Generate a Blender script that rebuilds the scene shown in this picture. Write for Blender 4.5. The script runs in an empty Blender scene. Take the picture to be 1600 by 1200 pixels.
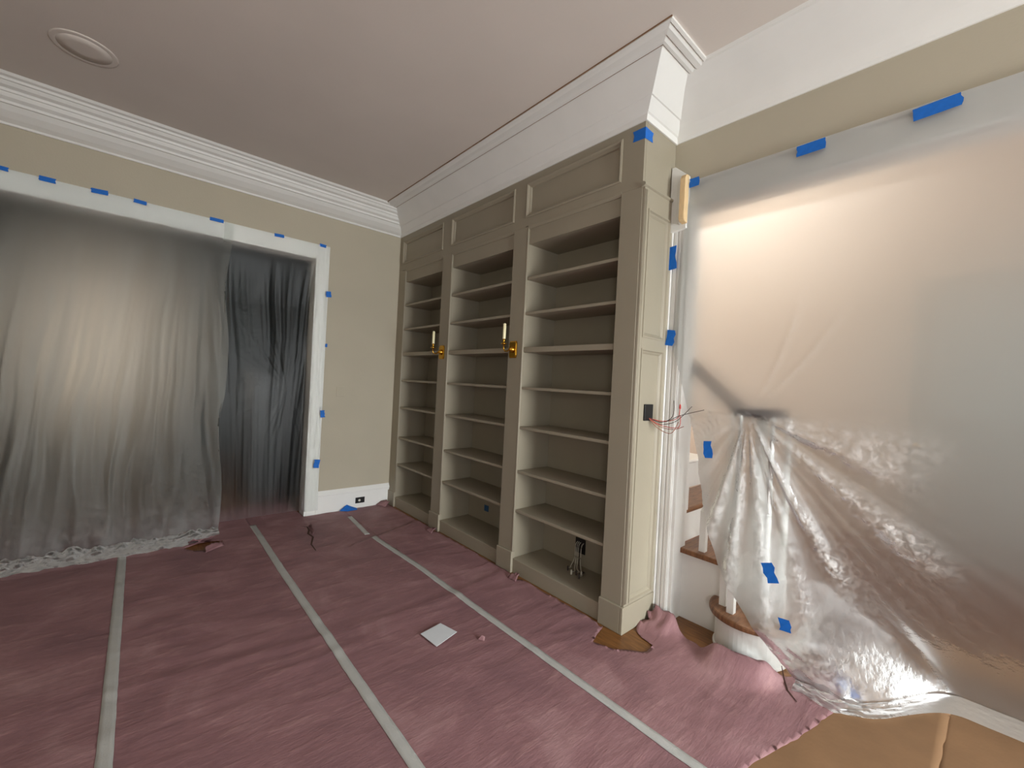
import bpy, math, random
from mathutils import Vector, Matrix, noise

# ------------------------------------------------------------------ camera, light, exposure
scn = bpy.context.scene
col = scn.collection
CAM = Vector((-2.24235, -4.64667, 1.488))
CR = Vector((0.74927939, -0.6602682, 0.05124741))
CU = Vector((-0.03659866, 0.03598121, 0.99868208))
CF = Vector((0.66124196, 0.75016748, -0.00279505))
cd = bpy.data.cameras.new('camera')
cam = bpy.data.objects.new('camera', cd)
col.objects.link(cam)
cd.sensor_width = 36.0
cd.lens = 659.894 / 1600.0 * 36.0
cd.clip_start = 0.05
m = Matrix((CR, CU, -CF)).transposed().to_4x4()
m.translation = CAM
cam.matrix_world = m
scn.camera = cam

vs = scn.view_settings
vs.view_transform = 'Standard'
vs.look = 'None'
vs.gamma = 1.0
vs.use_curve_mapping = False
vs.exposure = 0.45
try:
    scn.cycles.use_denoising = True
    scn.cycles.max_bounces = 10
    scn.cycles.transparent_max_bounces = 12
    scn.cycles.transmission_bounces = 8
    scn.cycles.diffuse_bounces = 5
    scn.cycles.caustics_reflective = False
    scn.cycles.sample_clamp_indirect = 6.0
except Exception:
    pass

w = bpy.data.worlds.new('world')
scn.world = w
w.use_nodes = True
bgn = w.node_tree.nodes['Background']
bgn.inputs[0].default_value = (0.62, 0.72, 0.85, 1)
bgn.inputs[1].default_value = 0.6


def area(name, loc, size, direction, power, color, spread=180):
    l = bpy.data.lights.new(name, 'AREA')
    l.shape = 'RECTANGLE'
    l.size, l.size_y = size
    l.energy = power
    l.color = color
    l.spread = math.radians(spread)
    o = bpy.data.objects.new(name, l)
    col.objects.link(o)
    o.location = loc
    o.rotation_euler = Vector(direction).to_track_quat('-Z', 'Y').to_euler()
    return o


# daylight through the windows of the wall behind the camera: sky light falling in, garden light bouncing up
area('sky_light_window_right', (-0.55, -7.82, 1.25), (1.15, 1.9), (0.0, 1, -0.3), 98, (0.93, 0.97, 1.0), 125)
area('garden_light_window_right', (-0.55, -7.8, 1.1), (1.15, 1.6), (0.0, 1, 0.3), 30, (0.93, 1.0, 0.89))
area('sky_light_window_left', (-2.35, -7.82, 1.25), (1.15, 1.9), (0.0, 1, -0.3), 14, (0.93, 0.97, 1.0), 140)
# daylight through the side window
area('sky_light_side', (-4.42, -6.6, 1.5), (1.2, 1.9), (1, 0, 0.0), 24, (1.0, 0.96, 0.92))
# stair hall: added fill lights, no source in view, matching tones behind the film
area('landing_fill_light', (2.6, 1.35, 2.3), (1.6, 1.8), (0.15, -1, 0.1), 165, (1.0, 0.96, 0.91))
area('hall_fill_overhead', (2.7, -2.6, 4.5), (0.7, 0.7), (0.35, 0, -1), 46, (1.0, 0.95, 0.88))  # added overhead fill for the hall wall, no fixture
area('entrance_fill_light', (2.3, -7.8, 1.5), (1.4, 1.9), (0, 1, 0), 26, (1.0, 0.95, 0.9))
# room behind the left doorway
area('daylight_far_room', (-2.68, 4.1, 1.75), (0.75, 1.7), (0, -1, 0), 2.0, (1.0, 0.86, 0.68))

# ------------------------------------------------------------------ materials
def srgb(r, g, b):
    f = lambda c: (c / 255 / 12.92) if c / 255 <= 0.04045 else ((c / 255 + 0.055) / 1.055) ** 2.4
    return (f(r), f(g), f(b), 1.0)


def mat(name, c, rough=0.6, var=0.06, scale=6.0, bump=0.0, bscale=120.0, c2=None, metal=0.0, spec=0.4, stretch=None):
    mt = bpy.data.materials.new(name)
    mt.use_nodes = True
    nt = mt.node_tree
    N, L = nt.nodes, nt.links
    p = N['Principled BSDF']
    p.inputs['Roughness'].default_value = rough
    p.inputs['Metallic'].default_value = metal
    p.inputs['Specular IOR Level'].default_value = spec
    tc = N.new('ShaderNodeTexCoord')
    mp = N.new('ShaderNodeMapping')
    if stretch:
        mp.inputs['Scale'].default_value = stretch
    L.new(tc.outputs['Object'], mp.inputs['Vector'])
    ns = N.new('ShaderNodeTexNoise')
    ns.inputs['Scale'].default_value = scale
    ns.inputs['Detail'].default_value = 5
    L.new(mp.outputs[0], ns.inputs['Vector'])
    rp = N.new('ShaderNodeValToRGB')
    if c2 is None:
        a = tuple(max(0, v * (1 - var)) for v in c[:3]) + (1,)
        b = tuple(min(1, v * (1 + var)) for v in c[:3]) + (1,)
    else:
        a, b = c, c2
    rp.color_ramp.elements[0].color = a
    rp.color_ramp.elements[1].color = b
    rp.color_ramp.elements[0].position = 0.3
    rp.color_ramp.elements[1].position = 0.7
    L.new(ns.outputs['Fac'], rp.inputs[0])
    L.new(rp.outputs[0], p.inputs['Base Color'])
    if bump > 0:
        n2 = N.new('ShaderNodeTexNoise')
        n2.inputs['Scale'].default_value = bscale
        n2.inputs['Detail'].default_value = 3
        L.new(mp.outputs[0], n2.inputs['Vector'])
        bp = N.new('ShaderNodeBump')
        bp.inputs['Strength'].default_value = bump
        bp.inputs['Distance'].default_value = 0.01
        L.new(n2.outputs['Fac'], bp.inputs['Height'])
        L.new(bp.outputs[0], p.inputs['Normal'])
    return mt


M = {}
M['wall'] = mat('wall_paint', srgb(182, 174, 155), 0.8, 0.03, 2.0, 0.06, 90)
M['ceil'] = mat('ceiling_paint', srgb(222, 214, 206), 0.85, 0.03, 1.5, 0.06, 80)
M['white'] = mat('white_trim_paint', srgb(232, 232, 228), 0.45, 0.02, 5, 0.03, 60)
M['case'] = mat('bookcase_paint', srgb(155, 147, 129), 0.5, 0.03, 3, 0.03, 60)
M['wood'] = mat('oak_floor', srgb(104, 66, 32), 0.4, 0, 9, 0.05, 40, c2=srgb(140, 96, 52), stretch=(8, 1, 1))
M['tread'] = mat('stained_tread', srgb(94, 62, 42), 0.4, 0, 10, 0.03, 40, c2=srgb(142, 100, 68), stretch=(1, 6, 1))
M['rail'] = mat('handrail_wood', srgb(52, 30, 20), 0.35, 0.1, 10)
M['raw'] = mat('raw_pine', srgb(226, 196, 150), 0.7, 0.08, 20, 0.05, 60, stretch=(6, 6, 1))
M['raw_dark'] = mat('unpainted_joint', srgb(134, 104, 78), 0.8, 0.15, 12)
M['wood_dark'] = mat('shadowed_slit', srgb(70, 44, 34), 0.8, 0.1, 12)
M['bluetape'] = mat('blue_painters_tape', srgb(16, 104, 196), 0.6, 0.08, 40, 0.2, 300)
M['greytape'] = mat('grey_floor_tape', srgb(186, 186, 182), 0.55, 0.05, 12, 0.15, 200)
M['kraft'] = mat('kraft_paper', srgb(132, 100, 70), 0.8, 0.08, 5, 0.1, 60)
M['black'] = mat('black_plastic', srgb(14, 14, 15), 0.45, 0.1)
M['brass'] = mat('polished_brass', srgb(196, 148, 52), 0.25, 0.05, metal=1.0)
M['candle'] = mat('cream_candle_sleeve', srgb(240, 232, 190), 0.5, 0.03)
M['wirewhite'] = mat('white_cable', srgb(215, 212, 200), 0.5, 0.03)
M['wiregrey'] = mat('grey_wire', srgb(70, 62, 60), 0.5, 0.1)
M['wirered'] = mat('red_wire', srgb(190, 48, 40), 0.5, 0.05)
M['copper'] = mat('copper_wire', srgb(150, 90, 70), 0.4, 0.05)
M['card'] = mat('white_card', srgb(222, 226, 230), 0.5, 0.02)
M['pink'] = mat('hall_wall_paint', srgb(206, 192, 178), 0.8, 0.03, 2.0)
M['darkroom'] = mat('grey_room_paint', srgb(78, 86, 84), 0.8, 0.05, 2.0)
M['darkcab'] = mat('ebonised_cabinet', srgb(16, 16, 18), 0.5, 0.1)
M['hallwood'] = mat('hall_floor_wood', srgb(92, 60, 46), 0.5, 0, 8, c2=srgb(110, 74, 56), stretch=(1, 8, 1))
M['teal'] = mat('grey_green_door_paint', srgb(134, 146, 145), 0.6, 0.04)
M['bluebox'] = mat('blue_box_plastic', srgb(48, 92, 130), 0.5, 0.05)


def rosin_material():
    mt = bpy.data.materials.new('red_rosin_paper')
    mt.use_nodes = True
    nt = mt.node_tree
    N, L = nt.nodes, nt.links
    p = N['Principled BSDF']
    p.inputs['Roughness'].default_value = 0.62
    p.inputs['Specular IOR Level'].default_value = 0.35
    tc = N.new('ShaderNodeTexCoord')
    n1 = N.new('ShaderNodeTexNoise')
    n1.inputs['Scale'].default_value = 2.2
    n1.inputs['Detail'].default_value = 8
    n1.inputs['Roughness'].default_value = 0.62
    n1.inputs['Distortion'].default_value = 0.6
    L.new(tc.outputs['Object'], n1.inputs['Vector'])
    rp = N.new('ShaderNodeValToRGB')
    e = rp.color_ramp.elements
    e[0].position, e[0].color = 0.32, srgb(132, 98, 102)
    e[1].position, e[1].color = 0.72, srgb(172, 136, 137)
    e2 = e.new(0.52)
    e2.color = srgb(148, 110, 113)
    L.new(n1.outputs['Fac'], rp.inputs[0])
    # scuffed, dusty streaks
    mp = N.new('ShaderNodeMapping')
    mp.inputs['Rotation'].default_value = (0, 0, 0.15)
    mp.inputs['Scale'].default_value = (1.2, 5.0, 1)
    L.new(tc.outputs['Object'], mp.inputs['Vector'])
    n2 = N.new('ShaderNodeTexNoise')
    n2.inputs['Scale'].default_value = 3.0
    n2.inputs['Detail'].default_value = 9
    n2.inputs['Roughness'].default_value = 0.7
    L.new(mp.outputs[0], n2.inputs['Vector'])
    r2 = N.new('ShaderNodeValToRGB')
    r2.color_ramp.elements[0].position = 0.55
    r2.color_ramp.elements[0].color = (0, 0, 0, 1)
    r2.color_ramp.elements[1].position = 0.85
    r2.color_ramp.elements[1].color = (0.65, 0.65, 0.65, 1)
    L.new(n2.outputs['Fac'], r2.inputs[0])
    mx = N.new('ShaderNodeMixRGB')
    mx.inputs[2].default_value = srgb(206, 166, 160)
    L.new(r2.outputs[0], mx.inputs[0])
    L.new(rp.outputs[0], mx.inputs[1])
    L.new(mx.outputs[0], p.inputs['Base Color'])
    bp = N.new('ShaderNodeBump')
    bp.inputs['Strength'].default_value = 0.35
    bp.inputs['Distance'].default_value = 0.02
    L.new(n2.outputs['Fac'], bp.inputs['Height'])
    L.new(bp.outputs[0], p.inputs['Normal'])
    return mt


M['rosin'] = rosin_material()


def plastic_material(name, haze, crumple_gain, tint, rough=0.5, ior=1.12, clear=0.4, gloss=0.25, streaks=False):
    """thin translucent polythene film: part clear, part frosted, part milky; crumpled film is milkier"""
    mt = bpy.data.materials.new(name)
    mt.use_nodes = True
    nt = mt.node_tree
    N, L = nt.nodes, nt.links
    for n in list(N):
        N.remove(n)
    out = N.new('ShaderNodeOutputMaterial')
    tr = N.new('ShaderNodeBsdfTransparent')
    tr.inputs[0].default_value = (0.95, 0.96, 0.95, 1)
    rf = N.new('ShaderNodeBsdfRefraction')
    rf.inputs['Color'].default_value = (0.95, 0.96, 0.95, 1)
    rf.inputs['Roughness'].default_value = rough
    rf.inputs['IOR'].default_value = ior
    m1 = N.new('ShaderNodeMixShader')
    m1.inputs[0].default_value = 1 - clear
    L.new(tr.outputs[0], m1.inputs[1])
    L.new(rf.outputs[0], m1.inputs[2])
    df = N.new('ShaderNodeBsdfDiffuse')
    df.inputs[0].default_value = tint
    tl = N.new('ShaderNodeBsdfTranslucent')
    tl.inputs[0].default_value = tint
    m2 = N.new('ShaderNodeMixShader')
    m2.inputs[0].default_value = 0.5
    L.new(df.outputs[0], m2.inputs[1])
    L.new(tl.outputs[0], m2.inputs[2])
    at = N.new('ShaderNodeAttribute')
    at.attribute_name = 'crumple'
    ma = N.new('ShaderNodeMath')
    ma.operation = 'MULTIPLY_ADD'
    ma.inputs[1].default_value = crumple_gain
    ma.inputs[2].default_value = haze
    ma.use_clamp = True
    # crinkles: crumpled film is milky in fine ridges, hanging film in faint vertical streaks
    tc = N.new('ShaderNodeTexCoord')
    mp = N.new('ShaderNodeMapping')
    mp.inputs['Scale'].default_value = (7.0, 7.0, 0.9) if streaks else (34, 34, 34)
    L.new(tc.outputs['Object'], mp.inputs['Vector'])
    cn = N.new('ShaderNodeTexNoise')
    cn.inputs['Scale'].default_value = 1.0
    cn.inputs['Detail'].default_value = 5
    cn.inputs['Distortion'].default_value = 0.8
    L.new(mp.outputs[0], cn.inputs['Vector'])
    cm = N.new('ShaderNodeMapRange')
    cm.inputs['From Min'].default_value = 0.35 if streaks else 0.40
    cm.inputs['From Max'].default_value = 0.68 if streaks else 0.62
    cm.inputs['To Min'].default_value = 0.12
    cm.inputs['To Max'].default_value = 1.0
    L.new(cn.outputs['Fac'], cm.inputs['Value'])
    cx = N.new('ShaderNodeMath')
    cx.operation = 'MULTIPLY'
    L.new(at.outputs['Fac'], cx.inputs[0])
    L.new(cm.outputs[0], cx.inputs[1])
    L.new(cx.outputs[0], ma.inputs[0])
    m3 = N.new('ShaderNodeMixShader')
    L.new(ma.outputs[0], m3.inputs[0])
    L.new(m1.outputs[0], m3.inputs[1])
    L.new(m2.outputs[0], m3.inputs[2])
    gl = N.new('ShaderNodeBsdfGlossy')
    gl.inputs['Roughness'].default_value = gloss
    lw = N.new('ShaderNodeFresnel')
    lw.inputs['IOR'].default_value = 1.30
    ns = N.new('ShaderNodeTexNoise')
    ns.inputs['Scale'].default_value = 34
    ns.inputs['Detail'].default_value = 4
    L.new(tc.outputs['Object'], ns.inputs['Vector'])
    bp = N.new('ShaderNodeBump')
    bp.inputs['Distance'].default_value = 0.012
    ms = N.new('ShaderNodeMath')
    ms.operation = 'MULTIPLY_ADD'
    ms.inputs[1].default_value = 0.9
    ms.inputs[2].default_value = 0.06
    L.new(at.outputs['Fac'], ms.inputs[0])
    L.new(ms.outputs[0], bp.inputs['Strength'])
    L.new(ns.outputs['Fac'], bp.inputs['Height'])
    L.new(bp.outputs[0], gl.inputs['Normal'])
    L.new(bp.outputs[0], df.inputs['Normal'])
    L.new(bp.outputs[0], lw.inputs['Normal'])
    m4 = N.new('ShaderNodeMixShader')
    L.new(lw.outputs[0], m4.inputs[0])
    L.new(m3.outputs[0], m4.inputs[1])
    L.new(gl.outputs[0], m4.inputs[2])
    L.new(m4.outputs[0], out.inputs[0])
    return mt


M['plastic_right'] = plastic_material('polythene_stair_hall', 0.07, 0.95, (0.92, 0.92, 0.91, 1), 1.0, 1.32, 0.12, 0.4)
M['plastic_left'] = plastic_material('polythene_doorway', 0.05, 0.33, (0.76, 0.82, 0.80, 1), 1.0, 1.30, 0.015, 0.42, True)
M['plastic_clear'] = plastic_material('polythene_thin', 0.008, 0.13, (0.74, 0.82, 0.82, 1), 0.8, 1.2, 0.3, 0.38, True)


def glow(name, color, strength):
    mt = bpy.data.materials.new(name)
    mt.use_nodes = True
    N, L = mt.node_tree.nodes, mt.node_tree.links
    p = N['Principled BSDF']
    p.inputs['Base Color'].default_value = color
    p.inputs['Roughness'].default_value = 0.2
    tc = N.new('ShaderNodeTexCoord')
    ns = N.new('ShaderNodeTexNoise')
    ns.inputs['Scale'].default_value = 2.0
    L.new(tc.outputs['Object'], ns.inputs['Vector'])
    mx = N.new('ShaderNodeMixRGB')
    mx.inputs[1].default_value = color
    mx.inputs[2].default_value = tuple(v * 0.85 for v in color[:3]) + (1,)
    L.new(ns.outputs['Fac'], mx.inputs[0])
    L.new(mx.outputs[0], p.inputs['Emission Color'])
    p.inputs['Emission Strength'].default_value = strength
    return mt


M['day'] = glow('daylit_pane', (0.85, 0.93, 1.0, 1), 1.6)
M['daywarm'] = glow('warm_daylit_pane', (1.0, 0.80, 0.60, 1), 0.8)
M['cool_glow'] = glow('added_glow_pane', (0.24, 0.31, 0.32, 1), 0.12)  # faint glow for the added hall door pane

def lerp(a, b_, t):
    return a + (b_ - a) * t


def sstep(a, b_, x):
    t = max(0, min(1, (x - a) / (b_ - a)))
    return t * t * (3 - 2 * t)


# ------------------------------------------------------------------ mesh helpers
class MB:
    def __init__(s):
        s.v, s.f = [], []

    def add(s, vs_, fs):
        b = len(s.v)
        s.v += [tuple(q) for q in vs_]
        s.f += [tuple(i + b for i in q) for q in fs]
        return s

    def box(s, x0, x1, y0, y1, z0, z1, bev=0.0):
        x0, x1 = sorted((x0, x1)); y0, y1 = sorted((y0, y1)); z0, z1 = sorted((z0, z1))
        vs_ = [(x, y, z) for z in (z0, z1) for y in (y0, y1) for x in (x0, x1)]
        return s.add(vs_, [(0, 2, 3, 1), (4, 5, 7, 6), (0, 1, 5, 4), (2, 6, 7, 3), (0, 4, 6, 2), (1, 3, 7, 5)])

    def sweep(s, rings, closed=True, caps=True):
        n = len(rings[0]); b = len(s.v)
        for r_ in rings:
            s.v += [tuple(q) for q in r_]
        k = n if closed else n - 1
        for i in range(len(rings) - 1):
            for j in range(k):
                a, c = b + i * n + j, b + i * n + (j + 1) % n
                s.f.append((a, c, c + n, a + n))
        if caps and closed:
            s.f.append(tuple(b + j for j in reversed(range(n))))
            s.f.append(tuple(b + (len(rings) - 1) * n + j for j in range(n)))
        return s

    def tube(s, pts, rad, n=8, squash=1.0):
        pts = [Vector(q) for q in pts]
        rings = []
        for i, p in enumerate(pts):
            t = (pts[min(i + 1, len(pts) - 1)] - pts[max(i - 1, 0)]).normalized()
            up = Vector((0, 0, 1)) if abs(t.z) < 0.95 else Vector((1, 0, 0))
            a = t.cross(up).normalized(); bb = a.cross(t).normalized()
            rr = rad[i] if isinstance(rad, (list, tuple)) else rad
            rings.append([p + a * rr * math.cos(2 * math.pi * j / n) + bb * rr * squash * math.sin(2 * math.pi * j / n) for j in range(n)])
        return s.sweep(rings)

    def lathe(s, cx, cy, prof, n=20):
        return s.sweep([[(cx + r_ * math.cos(2 * math.pi * j / n), cy + r_ * math.sin(2 * math.pi * j / n), z) for j in range(n)] for r_, z in prof])

    def build(s, name, mt, parent=None, org=None, smooth=False, bevel=0.0):
        if parent is not None:
            org = parent['_org']
        elif org is None:
            xs = [q[0] for q in s.v]; ys = [q[1] for q in s.v]; zs = [q[2] for q in s.v]
            org = ((min(xs) + max(xs)) / 2, (min(ys) + max(ys)) / 2, min(zs))
        org = tuple(org)
        me = bpy.data.meshes.new(name)
        me.from_pydata([(a - org[0], b - org[1], c - org[2]) for a, b, c in s.v], [], s.f)
        me.update()
        me.materials.append(M[mt])
        if smooth:
            for q in me.polygons:
                q.use_smooth = True
        o = bpy.data.objects.new(name, me)
        col.objects.link(o)
        o['_org'] = org
        if parent is None:
            o.location = org
        else:
            o.parent = parent
        if bevel > 0:
            bv = o.modifiers.new('bevel', 'BEVEL')
            bv.width = bevel
            bv.segments = 2
            bv.limit_method = 'ANGLE'
        return o


def box(name, mt, x0, x1, y0, y1, z0, z1, parent=None, bevel=0.0):
    return MB().box(x0, x1, y0, y1, z0, z1).build(name, mt, parent, bevel=bevel)


def tag(o, label, cat, group=None):
    o['label'] = label
    o['category'] = cat
    if group:
        o['group'] = group
    return o


def struct(o, label=None):
    o['kind'] = 'structure'
    if label:
        o['label'] = label
    return o


def root(name, loc, label, cat, group=None):
    o = bpy.data.objects.new(name, None)
    o.empty_display_size = 0.1
    col.objects.link(o)
    o.location = loc
    o['_org'] = tuple(loc)
    return tag(o, label, cat, group)


def fbm(x, y, z=0.0, o=4):
    return noise.fractal(Vector((x, y, z)), 0.8, 2.1, o)


H = 3.353          # ceiling
HC = 3.122         # lower edge of the crown
D = 0.373          # depth of the bookcase = plane of the right-hand wall
L_ = 3.207         # length of the bookcase
RX0, RY0 = -4.5, -7.9
XO = -0.905        # inner right edge of the left doorway
XL = -3.9
ZD = 2.68
YJ = -3.312        # jamb of the right opening
YR = -6.1

# ------------------------------------------------------------------ structure
struct(box('floor', 'wood', RX0 - 0.15, D + 0.15, RY0 - 0.15, 0.15, -0.12, 0.0))
struct(box('ceiling', 'ceil', RX0 - 0.15, D + 0.15, RY0 - 0.15, 0.15, H, H + 0.12))
b = MB()
b.box(XO, D + 0.15, 0, 0.15, 0, H).box(RX0 - 0.15, XL, 0, 0.15, 0, H).box(XL, XO, 0, 0.15, ZD, H)
struct(b.build('wall_back', 'wall'))
b = MB()
b.box(D, D + 0.15, YJ, 0, 0, H).box(D, D + 0.15, YR, YJ, 2.70, H).box(D, D + 0.15, RY0, YR, 0, H)
struct(b.build('wall_right', 'wall'))


def wall_with_windows(name, axis, at, thick, lo, hi, wins, zs, mt):
    """a wall on the plane axis=at with window holes"""
    b_ = MB()
    def put(a0, a1, z0, z1):
        if axis == 'y':
            b_.box(a0, a1, at, at + thick, z0, z1)
        else:
            b_.box(at, at + thick, a0, a1, z0, z1)
    cur = lo
    for w0, w1 in sorted(wins):
        put(cur, w0, 0, H)
        put(w0, w1, 0, zs[0])
        put(w0, w1, zs[1], H)
        cur = w1
    put(cur, hi, 0, H)
    return struct(b_.build(name, mt))


def window(name, axis, at, a0, a1, z0, z1, pane='day'):
    fr = MB()
    def bx(m_, p0, p1, q0, q1, d0, d1):
        if axis == 'y':
            m_.box(p0, p1, at + d0, at + d1, q0, q1)
        else:
            m_.box(at + d0, at + d1, p0, p1, q0, q1)
    t = 0.05
    bx(fr, a0, a0 + t, z0, z1, -0.04, 0.04); bx(fr, a1 - t, a1, z0, z1, -0.04, 0.04)
    bx(fr, a0 + t, a1 - t, z0, z0 + t, -0.04, 0.04); bx(fr, a0 + t, a1 - t, z1 - t, z1, -0.04, 0.04)
    o = struct(fr.build(name, 'white'))
    zm = (z0 + z1) / 2
    mu = MB(); bx(mu, a0 + t, a1 - t, zm - 0.025, zm + 0.025, -0.03, 0.03); mu.build('meeting_rail', 'white', o)
    for q0, q1 in ((z0 + t, zm - 0.025), (zm + 0.025, z1 - t)):
        pn = MB(); bx(pn, a0 + t, a1 - t, q0, q1, -0.004, 0.004); pn.build('pane', pane, o)
    return o


wall_with_windows('wall_front', 'y', RY0 - 0.15, 0.15, RX0, D + 0.15, [(-2.95, -1.75), (-1.15, 0.05)], (0.25, 2.25), 'wall')
window('window_1', 'y', RY0 - 0.08, -2.95, -1.75, 0.25, 2.25)
window('window_2', 'y', RY0 - 0.08, -1.15, 0.05, 0.25, 2.25)
wall_with_windows('wall_left', 'x', RX0 - 0.15, 0.15, RY0, 0, [(-7.2, -6.0)], (0.5, 2.5), 'wall')
window('window_3', 'x', RX0 - 0.08, -7.2, -6.0, 0.5, 2.5)

# the stair hall behind the right-hand opening
HX = 3.75
HH = 4.6
struct(box('floor_hall', 'hallwood', D + 0.15, HX + 0.15, RY0 - 0.15, 1.6, -0.12, 0.0))
struct(box('ceiling_hall', 'ceil', D, HX + 0.15, RY0 - 0.15, 1.6, HH, HH + 0.12))
struct(box('wall_hall_far', 'pink', HX, HX + 0.15, RY0, 1.6, 0, HH))
struct(box('wall_hall_front', 'pink', D + 0.15, HX, RY0 - 0.15, RY0, 0, HH))
struct(box('wall_hall_stair', 'pink', D + 0.15, HX, 1.45, 1.6, 0, HH))
struct(MB().box(D + 0.12, D + 0.15, RY0, 1.45, H + 0.1, HH).box(D, D + 0.15, 0.15, 1.45, 0, H).build('wall_hall_near', 'pink'))
window('window_4', 'y', 1.41, 1.7, 3.5, 1.3, 3.3, 'daywarm')  # added window behind the landing fill, not a seen source
window('window_5', 'y', RY0 + 0.05, 1.5, 3.1, 0.5, 2.5)  # added window at the entrance-end fill, out of view
# assumed door and glowing pane, added to match the grey-green tone through the film
dr = struct(box('door_1', 'teal', HX - 0.06, HX - 0.005, -5.6, -4.1, 0.0, 2.75))
box('pane', 'cool_glow', HX - 0.075, HX - 0.06, -5.45, -4.25, 1.35, 2.6, dr)
box('door_panel', 'teal', HX - 0.08, HX - 0.06, -5.45, -4.25, 0.2, 1.1, dr, bevel=0.008)
MB().lathe(HX - 0.11, -4.17, [(0.0, 1.02), (0.028, 1.03), (0.034, 1.06), (0.028, 1.09), (0.0, 1.1)], 14).build('door_knob', 'brass', dr, smooth=True)

# the dim room behind the left doorway
FY = 4.3
struct(box('floor_far_room', 'wood', RX0 - 0.3, 0.9, 0.15, FY + 0.1, -0.12, 0.0))
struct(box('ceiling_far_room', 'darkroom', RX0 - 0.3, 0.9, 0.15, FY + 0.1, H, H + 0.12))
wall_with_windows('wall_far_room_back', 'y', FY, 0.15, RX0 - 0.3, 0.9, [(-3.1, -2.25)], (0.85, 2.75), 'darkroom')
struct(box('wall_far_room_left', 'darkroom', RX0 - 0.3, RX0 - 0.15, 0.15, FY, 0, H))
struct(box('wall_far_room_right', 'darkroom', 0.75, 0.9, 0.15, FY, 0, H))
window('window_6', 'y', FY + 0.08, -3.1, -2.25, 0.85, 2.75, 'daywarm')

# door casings
b = MB()
def cas(m_, x0, x1, z0, z1):
    m_.box(x0, x1, -0.018, 0.0, z0, z1)
b = MB(); b.box(XO, -0.797, -0.018, 0, 0, 2.808).box(-0.815, -0.797, -0.026, -0.018, 0, 2.808).box(XO - 0.02, XO, -0.012, 0.155, 0, ZD)
struct(b.build('trim_1', 'white', bevel=0.003))
b = MB(); b.box(XL - 0.11, XO, -0.018, 0, ZD, 2.808).box(XL - 0.11, -0.815, -0.026, -0.018, 2.79, 2.808).box(XL, XO - 0.02, -0.012, 0.155, ZD - 0.02, ZD)
struct(b.build('trim_2', 'white', bevel=0.003))
b = MB(); b.box(XL - 0.11, XL, -0.018, 0, 0, ZD).box(XL, XL + 0.02, -0.012, 0.155, 0, ZD - 0.02)
struct(b.build('trim_3', 'white', bevel=0.003))
# right-hand opening: fluted side casing, head casing, jamb
b = MB()
b.box(D - 0.018, D, YJ, -3.212, 0, 2.83)
for y0, y1, t in ((-3.212, -3.232, 0.034), (-3.245, -3.262, 0.026), (-3.272, -3.288, 0.026), (YJ + 0.006, YJ + 0.022, 0.026)):
    b.box(D - t, D - 0.018, y0, y1, 0, 2.53)
b.box(D - 0.005, D + 0.155, YJ - 0.02, YJ, 0, 2.70)
struct(b.build('trim_4', 'white', bevel=0.002))
b = MB(); b.box(D - 0.018, D, YR - 0.1, YJ, 2.68, 2.83).box(D - 0.028, D - 0.018, YR - 0.1, YJ, 2.81, 2.83).box(D - 0.005, D + 0.155, YR, YJ - 0.02, 2.66, 2.70)
struct(b.build('trim_5', 'white', bevel=0.002))
struct(MB().box(D - 0.018, D, YR - 0.12, YR, 0, 2.68).box(D - 0.005, D + 0.155, YR, YR + 0.02, 0, 2.66).build('trim_6', 'white'))
# stub of the old corner block with its raw timber end
prof = [(-3.212, 2.52), (-3.212, 2.945), (-3.235, 2.945), (-3.325, 2.865), (-3.325, 2.53)]
b = MB().sweep([[(x, y, z) for y, z in prof] for x in (D - 0.05, D - 0.018)])
st = struct(b.build('trim_7', 'white', bevel=0.002))
b = MB()
pr = [(D - 0.1, 2.575), (D - 0.1, 2.83), (D - 0.085, 2.855), (D - 0.05, 2.86), (D - 0.05, 2.555), (D - 0.085, 2.56)]
b.sweep([[(x, y, z) for x, z in pr] for y in (-3.300, -3.335)])
b.build('raw_wood_block', 'raw', st, bevel=0.003)
b = MB().sweep([[(x + 0.012, y, z) for x, z in pr] for y in (-3.285, -3.300)])
b.build('painted_edge', 'white', st, bevel=0.003)

# baseboard on the back wall
prof = [(0, 0), (-0.018, 0), (-0.018, 0.185), (-0.026, 0.19), (-0.026, 0.205), (-0.014, 0.225), (-0.008, 0.24), (0, 0.24)]
struct(MB().sweep([[(x, y, z) for y, z in prof] for x in (-0.797, -0.001)]).build('baseboard_back', 'white'))

# crown mouldings
cove = [(0, 3.122), (0.012, 3.122), (0.016, 3.136)]
back_prof = [(0, 3.118), (0.012, 3.118), (0.02, 3.132), (0.06, 3.150), (0.11, 3.182), (0.14, 3.212), (0.155, 3.214), (0.162, 3.230), (0.19, 3.244), (0.205, 3.268),
             (0.215, 3.270), (0.222, 3.286), (0.25, 3.296), (0.268, 3.316), (0.28, 3.318), (0.288, 3.332), (0.312, 3.338), (0.326, H), (0, H)]
case_prof = [(0, 3.116), (0.010, 3.116), (0.020, 3.145), (0.030, 3.150), (0.075, 3.200), (0.083, 3.202), (0.15, 3.270), (0.205, 3.326), (0.214, 3.334), (0.222, 3.327),
             (0.236, 3.328), (0.256, 3.337), (0.262, 3.331), (0.290, 3.334), (0.306, 3.344), (0.312, 3.338), (0.326, 3.342), (0.326, H), (0, H)]
right_prof = [(0, 3.118), (0.010, 3.118), (0.02, 3.135), (0.07, 3.175), (0.15, 3.225), (0.24, 3.286), (0.305, 3.338), (0.318, 3.340), (0.326, H), (0, H)]
b = MB().sweep([[(x, -o_, z) for o_, z in back_prof] for x in (RX0, 0.0)])
struct(b.build('trim_8', 'white'))
b = MB().sweep([[(-o_, 0.0, z) for o_, z in case_prof], [(-o_, -L_ - o_, z) for o_, z in case_prof]])
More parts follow.
